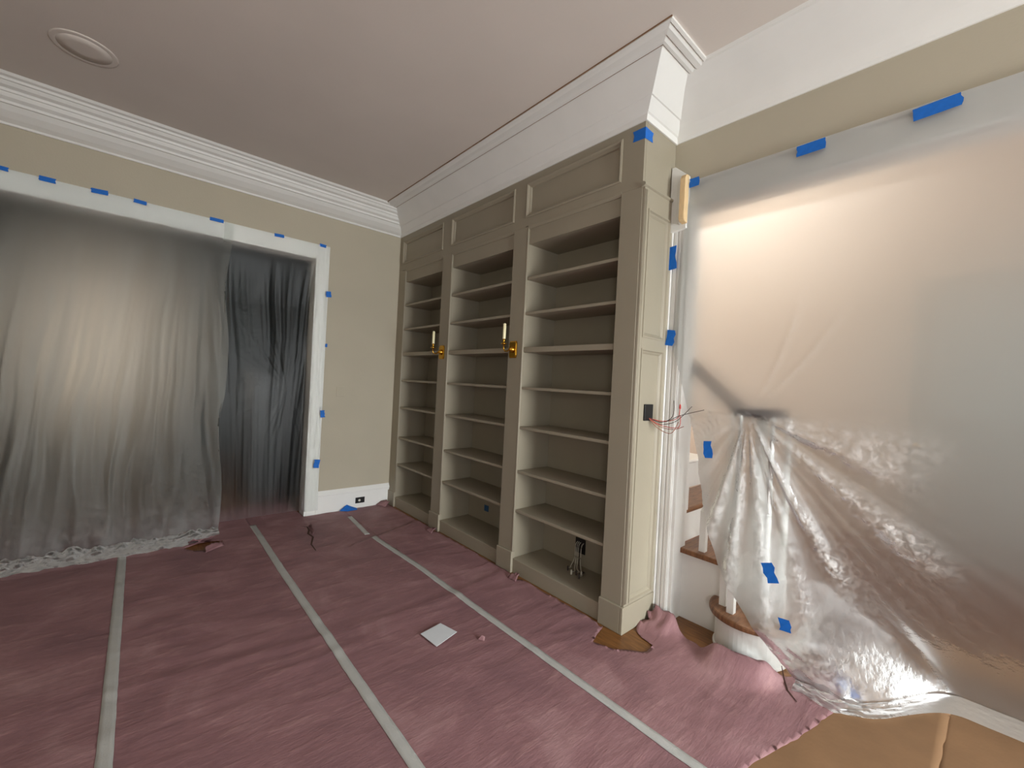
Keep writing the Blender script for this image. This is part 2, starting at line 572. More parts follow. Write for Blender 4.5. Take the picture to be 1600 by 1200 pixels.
t9 = struct(b.build('trim_9', 'white'))
for o_, z in ((0.2165, 3.3335), (0.3275, H - 0.002)):
    MB().tube([(-o_, -0.25, z), (-o_, -L_ - o_, z)], 0.0042, 6).build('open_joint', 'raw_dark', t9)
b = MB().sweep([[(-o_, -L_ - o_, z) for o_, z in case_prof], [(D, -L_ - o_, z) for o_, z in case_prof]])
struct(b.build('trim_10', 'white'))
b = MB().sweep([[(D - o_, y, z) for o_, z in right_prof] for y in (-L_ - 0.0, RY0)])
struct(b.build('trim_11', 'white'))

# ------------------------------------------------------------------ bookcase
bk = root('bookcase', (D / 2, -L_ / 2, 0), 'tall olive-grey built-in bookcase of three bays with panelled frieze and end', 'bookcase')
PIL = [(-0.002, -0.165), (-0.958, -1.128), (-2.035, -2.205), (-3.055, -L_)]
BAY = [(-0.165, -0.958), (-1.128, -2.035), (-2.205, -3.055)]
ZS = [2.312, 2.036, 1.752, 1.450, 1.138, 0.792, 0.484]
ZT = 2.582
box('back_panel', 'case', D - 0.022, D - 0.002, -0.002, -L_ + 0.02, 0, HC, bk)
for i, (y0, y1) in enumerate(PIL):
    yy = y1 if i < 3 else y1 + 0.02
    p = box('pilaster', 'case', 0.0, 0.022, y0, y1 if i < 3 else y1 + 0.001, 0.165, 2.72, bk, bevel=0.002)
    box('plinth', 'case', -0.014, 0.022, y0 + (0.0 if i == 0 else 0.006), y1 - (0.006 if i < 3 else 0.0), 0.0, 0.165, p, bevel=0.004)
    if i < 3:
        MB().tube([(0.006, y1 + 0.006, 0.17), (0.006, y1 + 0.006, 2.70)], 0.0075, 8).build('corner_bead', 'case', p, smooth=True)
    box('divider', 'case', 0.022, D - 0.022, y0, yy, 0.0, ZT, bk)
for y0, y1 in BAY:
    box('base', 'case', 0.006, D - 0.022, y0, y1, 0.0, 0.112, bk, bevel=0.003)
    for k, z in enumerate(ZS):
        t = 0.040 if k == 2 else 0.021
        box('shelf', 'case', 0.012, D - 0.022, y0 - 0.001, y1 + 0.001, z - t / 2, z + t / 2, bk, bevel=0.003)
    box('header', 'case', 0.014, 0.034, y0, y1, ZT, 2.705, bk, bevel=0.002)
    box('bay_top', 'case', 0.034, D - 0.022, y0, y1, ZT, ZT + 0.02, bk)
    MB().sweep([[(x, y, z) for x, z in ((0.02, 2.70), (0.008, 2.702), (-0.002, 2.716), (-0.002, 2.728), (0.006, 2.738), (0.02, 2.742))] for y in (y0 + 0.003, y1 - 0.003)]).build('frieze_bead', 'case', bk)
# frieze: backing plus raised stiles and rails, a mitred moulding in every panel
fz = box('frieze', 'case', 0.020, 0.040, -0.002, -L_ + 0.02, 2.705, HC, bk)
PAN = [(-0.085, -0.942), (-1.10, -2.026), (-2.172, -3.046)]
edges = [-0.002] + [e for q in PAN for e in q] + [-L_ + 0.001]
for i in range(0, 8, 2):
    box('stile', 'case', 0.0, 0.020, edges[i], edges[i + 1], 2.72, HC, fz)
for y0, y1 in PAN:
    box('rail', 'case', 0.0, 0.020, y0, y1, 2.725, 2.795, fz)
    box('rail', 'case', 0.0, 0.020, y0, y1, 3.062, HC, fz)


def frame_ring(fn, a0, a1, z0, z1, prof_):
    """mitred moulding: prof_ = (inset, depth) pairs, fn maps (a, z, depth) to a point"""
    rings = []
    for ins, dep in prof_:
        rings.append([fn(a0 + ins, z0 + ins, dep), fn(a1 - ins, z0 + ins, dep), fn(a1 - ins, z1 - ins, dep), fn(a0 + ins, z1 - ins, dep)])
    return MB().sweep(rings, closed=True, caps=False)


for y0, y1 in PAN:
    a0, a1 = min(y0, y1), max(y0, y1)
    frame_ring(lambda a, z, d_: (d_, a, z), a0, a1, 2.795, 3.062,
               [(-0.004, 0.001), (-0.004, -0.006), (0.006, -0.010), (0.014, -0.004), (0.02, 0.004), (0.032, 0.010), (0.036, 0.0195)]).build('panel_moulding', 'case', fz)
# end panel facing the opening
ep = box('end_panel', 'case', 0.022, D - 0.002, -L_ + 0.001, -L_ + 0.02, 0.0, HC, bk)
YE = -L_
def eb(name, x0, x1, z0, z1, d0=0.014, bev=0.002):
    return box(name, 'case', x0, x1, YE - d0 + 0.014, YE + 0.003, z0, z1, ep, bevel=bev)
ep_d = -0.0
box('stile', 'case', 0.002, 0.052, YE - 0.017, YE + 0.001, 0.165, 2.715, ep, bevel=0.002)
box('stile', 'case', 0.312, D - 0.004, YE - 0.017, YE + 0.001, 0.165, 2.715, ep, bevel=0.002)
for z0, z1 in ((0.165, 0.18), (1.738, 1.812), (2.592, 2.715)):
    box('rail', 'case', 0.052, 0.312, YE - 0.017, YE + 0.001, z0, z1, ep, bevel=0.001)
box('plinth', 'case', -0.014, D - 0.004, YE - 0.022, YE + 0.001, 0.0, 0.165, ep, bevel=0.004)
for z0, z1 in ((0.18, 1.738), (1.812, 2.592)):
    frame_ring(lambda a, z, d_: (a, YE + d_, z), 0.052, 0.312, z0, z1,
               [(-0.003, -0.0175), (-0.003, -0.022), (0.006, -0.022), (0.012, -0.012), (0.020, -0.007), (0.028, 0.0005)]).build('panel_moulding', 'case', ep)
MB().sweep([[(x, YE + d_, z) for d_, z in ((0.001, 2.712), (-0.014, 2.714), (-0.026, 2.722), (-0.026, 2.734), (-0.014, 2.742), (0.001, 2.746))] for x in (-0.012, D - 0.004)]).build('cap_moulding', 'case', ep)
for xx in (0.008, 0.022):
    MB().tube([(xx, YE - 0.017, 0.18), (xx, YE - 0.017, 2.70)], 0.005, 8).build('corner_bead', 'case', ep, smooth=True)

# ------------------------------------------------------------------ wall sconces on the pilasters
def sconce(yc, label):
    r_ = root('wall_sconce', (0.0, yc, 1.755), label, 'sconce', 'brass candle sconces on the bookcase')
    pts = [(-0.036, -0.068), (0.036, -0.068), (0.044, -0.05), (0.044, 0.05), (0.036, 0.068), (-0.036, 0.068), (-0.044, 0.05), (-0.044, -0.05)]
    MB().sweep([[(x, yc + a * s_, 1.755 + z * s_) for a, z in pts] for x, s_ in ((0.0, 1.0), (-0.008, 1.0), (-0.014, 0.85))]).build('backplate', 'brass', r_)
    bo = MB(); bo.sweep([[(x, yc + q * math.cos(t * math.pi / 8), 1.755 + q * math.sin(t * math.pi / 8)) for t in range(16)] for x, q in ((-0.012, 0.026), (-0.022, 0.028), (-0.032, 0.018), (-0.045, 0.012), (-0.05, 0.004))])
    bo.build('boss', 'brass', r_, smooth=True)
    cx = -0.105
    arm = [(-0.04, yc, 1.755), (-0.065, yc, 1.738), (-0.09, yc, 1.735), (cx, yc, 1.75), (cx, yc, 1.785)]
    MB().tube(arm, 0.0055, 8).build('arm', 'brass', r_, smooth=True)
    MB().lathe(cx, yc, [(0.004, 1.782), (0.02, 1.788), (0.024, 1.796), (0.01, 1.798), (0.008, 1.815), (0.013, 1.83), (0.004, 1.833)], 14).build('candle_cup', 'brass', r_, smooth=True)
    MB().lathe(cx, yc, [(0.011, 1.828), (0.0125, 1.832), (0.0125, 1.948), (0.006, 1.952), (0.0, 1.953)], 14).build('candle_sleeve', 'candle', r_, smooth=True)


sconce(-1.03, 'brass sconce with cream candle on the bookcase pilaster nearer the back wall')
sconce(-2.10, 'brass sconce with cream candle on the bookcase pilaster nearer the panelled end')

# ------------------------------------------------------------------ electrical bits
def wire(name, pts, rad, mt, parent):
    # smooth the control points a little
    P = [Vector(q) for q in pts]
    out = []
    for i in range(len(P) - 1):
        p0, p1, p2, p3 = P[max(i - 1, 0)], P[i], P[i + 1], P[min(i + 2, len(P) - 1)]
        for k in range(5):
            t = k / 5
            out.append(0.5 * ((2 * p1) + (-p0 + p2) * t + (2 * p0 - 5 * p1 + 4 * p2 - p3) * t * t + (-p0 + 3 * p1 - 3 * p2 + p3) * t ** 3))
    out.append(P[-1])
    return MB().tube(out, rad, 6).build(name, mt, parent, smooth=True)


YW = YE - 0.006
eb_ = root('electrical_box', (0.188, YE, 1.29), 'open black switch box with loose wires on the bookcase end panel', 'electrical box')
b = MB(); b.box(0.140, 0.236, YW - 0.004, YW + 0.01, 1.292, 1.396)
b.build('box', 'black', eb_, bevel=0.002)
random.seed(4)
spr = [('wiregrey', (0.235, YW - 0.06, 1.285), (0.25, YW - 0.13, 1.33), (0.20, YW - 0.16, 1.43)),
       ('wiregrey', (0.235, YW - 0.05, 1.275), (0.25, YW - 0.15, 1.30), (0.27, YW - 0.24, 1.40)),
       ('wirered', (0.23, YW - 0.06, 1.27), (0.25, YW - 0.17, 1.265), (0.24, YW - 0.185, 1.34)),
       ('wiregrey', (0.235, YW - 0.08, 1.29), (0.25, YW - 0.18, 1.34), (0.28, YW - 0.31, 1.385)),
       ('copper', (0.22, YW - 0.05, 1.25), (0.24, YW - 0.13, 1.225), (0.25, YW - 0.17, 1.30)),
       ('copper', (0.23, YW - 0.06, 1.26), (0.25, YW - 0.14, 1.25), (0.26, YW - 0.2, 1.275)),
       ('wirered', (0.235, YW - 0.07, 1.295), (0.25, YW - 0.16, 1.32), (0.25, YW - 0.175, 1.385))]
for mt_, a, c, e in spr:
    wire('wire', [(0.19, YW - 0.002, 1.31), a, c, e], 0.0022, mt_, eb_)
MB().lathe(0.25, YW - 0.175, [(0.003, 1.380), (0.006, 1.384), (0.005, 1.402), (0.002, 1.410)], 10).build('wire_nut', 'wirered', eb_, smooth=True)

XB = D - 0.022
cb = root('cable_outlet', (XB, -2.6, 0.2), 'black cable box with white leads trailing onto the bottom bookcase shelf', 'outlet')
b = MB(); b.box(XB - 0.006, XB, -2.552, -2.648, 0.205, 0.318); b.build('box', 'black', cb, bevel=0.002)
for i, (yy, ye, xe) in enumerate(((-2.575, -2.60, 0.20), (-2.59, -2.66, 0.17), (-2.605, -2.69, 0.19), (-2.62, -2.72, 0.21), (-2.632, -2.74, 0.16))):
    wire('cable', [(XB - 0.004, yy, 0.29), (XB - 0.035, yy - 0.005, 0.27), (XB - 0.05, yy - 0.012, 0.18), (XB - 0.09, (yy + ye) / 2, 0.125), (xe + 0.05, ye, 0.122), (xe, ye - 0.01, 0.135)], 0.0032, 'wirewhite' if i != 3 else 'wiregrey', cb)
    MB().lathe(xe, ye - 0.01, [(0.004, 0.113), (0.007, 0.118), (0.007, 0.142), (0.003, 0.15)], 8).build('connector', 'wirewhite' if i % 2 else 'wiregrey', cb, smooth=True)
bb_ = root('blue_outlet_box', (XB, -1.42, 0.22), 'small blue outlet box low on the back of the middle bookcase bay', 'outlet')
frame_ring(lambda a, z, d_: (XB + d_, a, z), -1.452, -1.395, 0.222, 0.275, [(-0.002, 0.0), (-0.002, -0.006), (0.008, -0.006), (0.010, -0.001)]).build('rim', 'bluebox', bb_)
box('inside', 'bluebox', XB - 0.002, XB, -1.445, -1.402, 0.229, 0.268, bb_)

ol = root('wall_outlet', (-0.34, -0.02, 0.055), 'black uncovered power outlet set in the white baseboard', 'outlet')
box('cutout', 'black', -0.394, -0.290, -0.022, -0.017, 0.058, 0.122, ol, bevel=0.001)
MB().box(-0.372, -0.312, -0.027, -0.022, 0.072, 0.108).build('receptacle', 'black', ol, bevel=0.003)
MB().sweep([[(-0.352 + q * math.cos(t * math.pi / 8), y, 0.09 + q * math.sin(t * math.pi / 8)) for t in range(16)] for y, q in ((-0.026, 0.014), (-0.030, 0.013), (-0.030, 0.006), (-0.028, 0.005))]).build('socket', 'wirewhite', ol, smooth=True)
sp = root('blank_plate', (-0.61, -0.001, 1.24), 'blank switch plate painted the same beige as the wall', 'switch plate')
box('plate', 'wall', -0.655, -0.565, -0.006, 0.0, 1.245, 1.355, sp, bevel=0.003)
for zz in (1.27, 1.33):
    MB().sweep([[(-0.61 + q * math.cos(t * math.pi / 5), y, zz + q * math.sin(t * math.pi / 5)) for t in range(10)] for y, q in ((-0.0055, 0.004), (-0.0075, 0.003), (-0.0078, 0.0005))]).build('screw', 'wall', sp, smooth=True)

cl = root('ceiling_light', (-2.56, -1.0, H - 0.02), 'flush round white ceiling disc near the crown above the left doorway', 'ceiling light')
MB().lathe(-2.56, -0.99, [(0.150, H), (0.15, H - 0.004), (0.144, H - 0.006), (0.122, H - 0.0055), (0.118, H - 0.005)], 40).build('rim', 'ceil', cl, smooth=True)
MB().lathe(-2.56, -0.99, [(0.122, H - 0.001), (0.121, H - 0.0055), (0.06, H - 0.0065), (0.0, H - 0.007)], 40).build('lens', 'ceil', cl, smooth=True)

# ------------------------------------------------------------------ floor coverings
T1, T2, T3 = -2.288, -1.397, -0.535


def seam_y(x):
    return -0.93 + 0.347 * (x + 0.532) if x > -0.95 else -1.07


def paper_h(x, y):
    n1 = fbm(x * 0.55 + 3.1, y * 2.1 + 0.35 * x, 0.0, 3)
    ridge = max(0.0, 1 - abs(n1) * 5.0) ** 2
    h = 0.0035 + 0.003 * ridge + 0.004 * (0.5 + 0.5 * fbm(x * 2.3, y * 3.1, 5.0, 3))
    # two long pressed creases across the sheets
    for yc, am in ((-2.15 + 0.10 * math.sin(1.7 * x), 0.005), (-2.30 + 0.10 * math.sin(1.4 * x + 1), 0.003)):
        h += am * math.exp(-((y - yc) / 0.035) ** 2)
    # overlap of two roll ends
    if x > T3 - 0.45:
        d_ = y - seam_y(x)
        h += 0.010 / (1 + math.exp(max(-60, min(60, -(-d_) * 120)))) * math.exp(-max(0, -d_) * 2.5) * min(1, (x - T3 + 0.45) / 0.3)
    # paper riding up against the casing foot and the rounded step
    if x > 0.05 and y < -3.1:
        h += 0.115 * sstep(0.13, 0.34, x) * sstep(-3.50, -3.32, y) * (0.75 + 0.6 * fbm(x * 9, y * 9, 3.0, 2))
        if y < -3.55:
            dB = math.hypot(x - 0.485, y + 3.765)
            h += 0.085 * sstep(0.42, 0.24, dB) * sstep(-3.57, -3.68, y) * sstep(-4.0, -3.9, y)
    return max(h, 0.003)


def in_poly(x, y, poly):
    c = False
    j = len(poly) - 1
    for i in range(len(poly)):
        xi, yi = poly[i]; xj, yj = poly[j]
        if (yi > y) != (yj > y) and x < (xj - xi) * (y - yi) / (yj - yi) + xi:
            c = not c
        j = i
    return c


def nearest(x, y, poly):
    best = None
    for i in range(len(poly)):
        a = Vector(poly[i]); b_ = Vector(poly[(i + 1) % len(poly)]); p = Vector((x, y))
        d_ = b_ - a
        t = max(0, min(1, (p - a).dot(d_) / max(1e-9, d_.length_squared)))
        q = a + d_ * t
        if best is None or (q - p).length < best[0]:
            best = ((q - p).length, q.x, q.y)
    return best


def rough_poly(poly, step=0.03, amp=0.008, seed=0):
    out = []
    n = len(poly)
    for i in range(n):
        a = Vector(poly[i]); b_ = Vector(poly[(i + 1) % n])
        k = max(1, int((b_ - a).length / step))
        nrm = Vector((-(b_ - a).y, (b_ - a).x)).normalized()
        for j in range(k):
            p = a + (b_ - a) * (j / k)
            o_ = amp * noise.noise(Vector((p.x * 14 + seed, p.y * 14, 1.3))) * (0 if j == 0 else 1)
            out.append((p.x + nrm.x * o_, p.y + nrm.y * o_))
    return out


def paper(name, x0, x1, y0, y1, nx, ny, label, outline=None, holes=(), extra=None, mt='rosin', hf=paper_h):
    b_ = MB()
    idx = {}
    cell = max((x1 - x0) / nx, (y1 - y0) / ny)
    def inside(x, y):
        if outline and not in_poly(x, y, outline):
            return False
        return not any(in_poly(x, y, h_) for h_ in holes)
    bounds = ([outline] if outline else []) + list(holes)
    def vert(i, j):
        if (i, j) not in idx:
            x = x0 + (x1 - x0) * i / nx; y = y0 + (y1 - y0) * j / ny
            if bounds:
                nn = min((nearest(x, y, q) for q in bounds), key=lambda t: t[0])
                if nn[0] < cell * 0.75:
                    x, y = nn[1], nn[2]
            idx[(i, j)] = len(b_.v)
            b_.v.append((x, y, hf(x, y)))
        return idx[(i, j)]
    for i in range(nx):
        for j in range(ny):
            xc = x0 + (x1 - x0) * (i + 0.5) / nx; yc = y0 + (y1 - y0) * (j + 0.5) / ny
            if bounds and not inside(xc, yc):
                continue
            b_.f.append((vert(i, j), vert(i + 1, j), vert(i + 1, j + 1), vert(i, j + 1)))
    o = b_.build(name, mt, org=((x0 + x1) / 2, (y0 + y1) / 2, 0.0), smooth=True)
    sd = o.modifiers.new('thickness', 'SOLIDIFY')
    sd.thickness = 0.0012
    sd.offset = -1
    return tag(o, label, 'floor paper', 'red rosin paper strips on the floor' if mt == 'rosin' else None)


hole_a = rough_poly([(-1.93, -0.36), (-1.86, -0.46), (-1.78, -0.50), (-1.69, -0.40), (-1.64, -0.33), (-1.72, -0.30), (-1.82, -0.29)], 0.03, 0.01, 3)
s1 = paper('rosin_paper', RX0 + 0.03, T1 - 0.001, -7.0, 0.7, 60, 150, 'dull red rosin paper strip beyond the tape line farthest from the bookcase', outline=[(RX0 + 0.03, -7), (T1 - 0.001, -7), (T1 - 0.001, 0.7), (XL + 0.05, 0.7), (XL + 0.05, -0.03), (RX0 + 0.03, -0.03)])
s2 = paper('rosin_paper', T1 + 0.001, T2 - 0.001, -7.0, 0.6, 55, 310, 'red rosin paper strip with a torn hole near the doorway film', holes=[hole_a])
s3 = paper('rosin_paper', T2 + 0.001, T3 - 0.001, -7.0, 0.62, 50, 260, 'red rosin paper strip carrying the white card, between two tape lines', outline=[(T2 + 0.001, -7), (T3 - 0.001, -7), (T3 - 0.001, -0.03), (XO - 0.03, -0.03), (XO - 0.03, 0.62), (T2 + 0.001, 0.62)])
hole_b = rough_poly([(-0.209, -3.165), (-0.18, -3.25), (-0.165, -3.29), (-0.10, -3.345), (-0.035, -3.41), (0.05, -3.40), (0.07, -3.31), (0.10, -3.26), (0.19, -3.215), (0.2, -3.1), (-0.02, -3.1)], 0.03, 0.008, 9)
out4 = [(T3 + 0.001, -0.02), (-0.03, -0.02), (-0.026, -0.95), (-0.024, -1.0), (-0.05, -1.1), (-0.02, -1.17), (-0.018, -2.0), (-0.03, -2.23), (-0.075, -2.26), (-0.06, -2.32), (-0.02, -2.36), (-0.02, -3.05),
        (-0.05, -3.1), (0.19, -3.1), (0.19, -3.235), (0.235, -3.268), (0.262, -3.232), (0.30, -3.275), (0.325, -3.232), (0.346, -3.245), (0.338, -3.30), (0.346, -3.34), (0.318, -3.385), (0.29, -3.44), (0.28, -3.52), (0.255, -3.60), (0.235, -3.74), (0.26, -3.88), (0.33, -3.96), (0.45, -4.02), (0.62, -4.12),
        (0.515, -4.26), (0.2, -4.192), (-0.111, -4.125), (-0.362, -4.061), (T3 + 0.001, -4.02)]
out4 = rough_poly(out4, 0.025, 0.012, 1)
s4 = paper('rosin_paper', T3 + 0.001, 0.66, -4.32, 0.0, 80, 290, 'red rosin paper strip along the bookcase, torn open at its corner', outline=out4, holes=[hole_b])


def flap(name, pts, nx, ny, parent, bend=0.0, mt='rosin', seed=0):
    """a loose scrap: bilinear patch over four 3D corners, arched and crumpled"""
    a, b_, c, d_ = [Vector(q) for q in pts]
    m_ = MB()
    for j in range(ny + 1):
        for i in range(nx + 1):
            u, v = i / nx, j / ny
            p = (a * (1 - u) + b_ * u) * (1 - v) + (d_ * (1 - u) + c * u) * v
            e = 0.022 * noise.noise(Vector((u * 4 + seed, v * 4, 2.0)))
            border = min(u, 1 - u, v, 1 - v)
            jag = 0.012 * noise.noise(Vector((u * 9 + seed * 3, v * 9, 7.0))) if border < 0.01 else 0
            m_.v.append((p.x + jag, p.y + jag, max(0.008, p.z + bend * math.sin(math.pi * v) + e * (0.3 + v))))
    for j in range(ny):
        for i in range(nx):
            k = j * (nx + 1) + i
            m_.f.append((k, k + 1, k + nx + 2, k + nx + 1))
    o = m_.build(name, mt, parent, smooth=True)
    sd = o.modifiers.new('thickness', 'SOLIDIFY')
    sd.thickness = 0.0015
    return o


flap('torn_flap', [(-0.09, -2.27, 0.012), (-0.09, -2.36, 0.012), (-0.03, -2.34, 0.05), (-0.04, -2.30, 0.04)], 6, 5, s4, 0.01, seed=6)
flap('torn_flap', [(-0.10, -1.05, 0.012), (-0.10, -1.16, 0.012), (-0.03, -1.14, 0.045), (-0.035, -1.08, 0.03)], 6, 5, s4, 0.01, seed=8)
flap('torn_flap', [(-0.16, -0.03, 0.012), (-0.10, -0.16, 0.012), (-0.03, -0.12, 0.05), (-0.05, -0.03, 0.05)], 6, 5, s4, 0.01, seed=11)
flap('torn_flap', [(-1.90, -0.27, 0.012), (-1.72, -0.24, 0.012), (-1.71, -0.30, 0.04), (-1.88, -0.33, 0.045)], 8, 5, s2, 0.0, seed=12)
flap('torn_flap', [(-1.80, -0.56, 0.012), (-1.66, -0.46, 0.012), (-1.68, -0.40, 0.035), (-1.79, -0.49, 0.04)], 8, 5, s2, 0.0, seed=14)


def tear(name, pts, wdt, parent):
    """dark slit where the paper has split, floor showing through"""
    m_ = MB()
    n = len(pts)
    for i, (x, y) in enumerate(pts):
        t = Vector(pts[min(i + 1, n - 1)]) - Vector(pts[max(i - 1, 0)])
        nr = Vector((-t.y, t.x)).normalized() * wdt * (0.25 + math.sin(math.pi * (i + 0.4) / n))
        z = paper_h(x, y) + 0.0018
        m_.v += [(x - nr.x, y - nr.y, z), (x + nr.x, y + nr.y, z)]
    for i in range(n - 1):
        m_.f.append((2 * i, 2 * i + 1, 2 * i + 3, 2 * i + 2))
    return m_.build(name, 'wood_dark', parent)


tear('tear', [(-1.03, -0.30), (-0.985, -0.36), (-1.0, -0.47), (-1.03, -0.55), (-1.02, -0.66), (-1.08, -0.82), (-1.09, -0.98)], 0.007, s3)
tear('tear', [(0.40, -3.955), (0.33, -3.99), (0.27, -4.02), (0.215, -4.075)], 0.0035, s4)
flap('torn_lip', [(-0.975, -0.36, 0.012), (-1.01, -0.62, 0.012), (-0.99, -0.60, 0.035), (-0.955, -0.36, 0.04)], 6, 4, s3, 0.0, seed=17)


def kraft_h(x, y):
    return 0.0012 + 0.0006 * fbm(x * 3, y * 3, 9.0, 3) ** 2


kp1 = paper('kraft_paper', -0.56, 1.34, -4.66, -3.90, 76, 30, 'tan kraft floor paper under the torn end of the red paper', outline=rough_poly([(-0.53, -3.96), (0.62, -4.13), (1.28, -4.2), (1.28, -4.57), (0.75, -4.575), (0.3, -4.56), (-0.53, -4.57)], 0.05, 0.008, 4), mt='kraft', hf=lambda x, y: kraft_h(x, y) + 0.002)
kp2 = paper('kraft_paper', -0.53, 1.3, -6.9, -4.54, 40, 60, 'tan kraft floor paper beyond the ragged seam, running out under the hall film', mt='kraft', hf=kraft_h)


def floor_tape(pts, w_, label, z0=0.0022):
    m_ = MB()
    P = [Vector(q) for q in pts]
    rows = []
    for i in range(len(P) - 1):
        n = max(2, int((P[i + 1] - P[i]).length / 0.03))
        for k in range(n + (1 if i == len(P) - 2 else 0)):
            rows.append(P[i] + (P[i + 1] - P[i]) * (k / n))
    for i, p in enumerate(rows):
        t = (rows[min(i + 1, len(rows) - 1)] - rows[max(i - 1, 0)]).normalized()
        nr = Vector((-t.y, t.x))
        for s_ in (-0.5, -0.17, 0.17, 0.5):
            q = p + nr * (w_ * s_ + 0.0015 * noise.noise(Vector((p.y * 20, s_ * 3, 0))))
            m_.v.append((q.x, q.y, paper_h(q.x, q.y) + z0))
    for i in range(len(rows) - 1):
        for k in range(3):
            a = i * 4 + k
            m_.f.append((a, a + 1, a + 5, a + 4))
    o = m_.build('floor_tape', 'greytape', smooth=True)
    sd = o.modifiers.new('thickness', 'SOLIDIFY')
    sd.thickness = 0.0006
    return tag(o, label, 'tape', 'grey seam tape on the red floor paper')


floor_tape([(T1 - 0.005, -0.21), (T1, -3.0), (T1, -6.9)], 0.050, 'grey tape running from under the pooled doorway film, farthest from the bookcase')
floor_tape([(T2 + 0.012, -0.05), (T2, -1.2), (T2, -6.9)], 0.050, 'grey tape running from the doorway threshold, middle of the three seam lines')
floor_tape([(-0.548, -0.27), (-0.60, -0.86)], 0.046, 'short grey tape piece starting below the baseboard outlet')
floor_tape([(-0.585, -0.95), (-0.545, -1.7), (T3, -3.2), (T3 + 0.005, -4.1)], 0.050, 'long grey tape running beside the bookcase, starting after the paper overlap')

# white card on the paper
pc = [(-0.976, -2.526), (-0.827, -2.501), (-0.797, -2.635), (-0.963, -2.681)]
b = MB()
zc = 0.016
b.sweep([[(x, y, z) for x, y in pc] for z in (zc, zc + 0.002)])
o = tag(b.build('paper_card', 'card', bevel=0.0005), 'small white card lying on the red floor paper', 'card')
# pinched scrap beside it
b = MB()
b.add([(-0.735, -2.755, 0.010), (-0.715, -2.79, 0.010), (-0.70, -2.765, 0.010), (-0.718, -2.768, 0.034), (-0.705, -2.782, 0.028)], [(0, 1, 3), (1, 4, 3), (1, 2, 4), (2, 3, 4), (0, 3, 2), (0, 2, 1)])
tag(b.build('paper_scrap', 'rosin'), 'tiny pinched scrap of torn paper beside the white card', 'paper scrap')

# ------------------------------------------------------------------ staircase in the hall
sc_ = root('staircase', (1.0, -3.0, 0), 'white staircase with wooden treads, rounded bottom step and dark scrolled handrail', 'staircase')
XS = 0.50
zk = lambda k: 0.228 + (k - 1) * 0.235
yk = lambda k: -3.325 - 0.28 * (3 - k)       # front edge of tread k
NST = 11
for k in range(2, NST):
    b = MB()
    yb = yk(k) + 0.28 + (0.02)
    prof = [(yk(k), zk(k) - 0.017), (yk(k) + 0.006, zk(k) - 0.005), (yk(k) + 0.018, zk(k)), (yb, zk(k)), (yb, zk(k) - 0.034), (yk(k) + 0.018, zk(k) - 0.034), (yk(k) + 0.006, zk(k) - 0.029)]
    b.sweep([[(x, y, z) for y, z in prof] for x in (XS - 0.035, 1.55)])
    b.build('tread', 'tread' if k < 4 else 'white', sc_, bevel=0.006)
    box('riser', 'white', XS + 0.005, 1.55, yk(k) + 0.03, yk(k) + 0.05, zk(k - 1), zk(k) - 0.034, sc_)
pts = [(-3.54, 0.0)]
for k in range(2, NST):
    pts += [(yk(k) + 0.028, zk(k - 1) if k > 2 else 0.0), (yk(k) + 0.028, zk(k) - 0.034)]
ye = yk(NST - 1) + 0.3
pts += [(ye, zk(NST - 1) - 0.034), (ye, zk(NST - 1) - 0.6), (yk(4), 0.0)]
pts = pts[1:]
MB().sweep([[(x, y, z) for y, z in pts] for x in (XS, XS + 0.02)]).build('stringer', 'white', sc_)
# rounded bottom step
BC = (0.485, -3.765)
def bull(R, z0, z1, name, mt, bev):
    ring = [(BC[0] + R * math.cos(t), BC[1] + R * math.sin(t)) for t in [math.pi * 0.5 + math.pi * i / 24 for i in range(25)]]
    ring += [(1.55, BC[1] - R), (1.55, BC[1] + R)]
    return MB().sweep([[(x, y, z) for x, y in ring] for z in (z0, z1)]).build(name, mt, sc_, bevel=bev)
bull(0.185, 0.0, 0.194, 'bottom_riser', 'white', 0.002)
bull(0.195, 0.0, 0.018, 'shoe_moulding', 'white', 0.006)
bull(0.222, 0.194, 0.230, 'bottom_tread', 'tread', 0.012)


def baluster(x, y, z0, z1):
    b_ = MB()
    q = 0.019
    zb = z0 + 0.26
    b_.box(x - q, x + q, y - q, y + q, z0, zb)
    b_.lathe(x, y, [(0.024, zb), (0.017, zb + 0.02), (0.011, zb + 0.03), (0.017, zb + 0.045), (0.019, zb + 0.12), (0.0135, z1 - 0.22), (0.010, z1 - 0.10), (0.015, z1 - 0.09), (0.0105, z1 - 0.075), (0.010, z1)], 12)
    return b_.build('baluster', 'white', sc_, smooth=False)


railz = lambda y: 1.425 + 0.88 * (y + 3.60)
for k in range(2, 8):
    for dy in (0.015, 0.155):
        y = yk(k) + dy
        baluster(XS + 0.03, y, zk(k), railz(y) - 0.02)
for (x, y) in ((0.42, -3.635), (0.362, -3.70), (0.395, -3.855), (0.45, -3.92), (0.57, -3.88)):
    baluster(x, y, 0.230, 1.37)
nw = MB().lathe(0.485, -3.775, [(0.05, 0.230), (0.05, 0.25), (0.042, 0.26), (0.047, 0.30), (0.047, 0.48), (0.036, 0.50), (0.045, 0.52), (0.03, 0.55), (0.043, 0.62), (0.045, 0.75), (0.034, 1.15), (0.026, 1.25), (0.036, 1.27), (0.028, 1.29), (0.03, 1.37)], 20)
nw.build('newel_post', 'white', sc_, smooth=True)
# handrail with its flat scroll
path = []
for i in range(30):
    t = i / 29
    ang = math.pi * 0.15 - t * math.pi * 2.2
    R = 0.05 + 0.115 * (1 - t) ** 0.8
    path.append((0.50 + R * math.cos(ang) * 0.8, -3.72 + R * math.sin(ang), 1.388))
path = list(reversed(path))
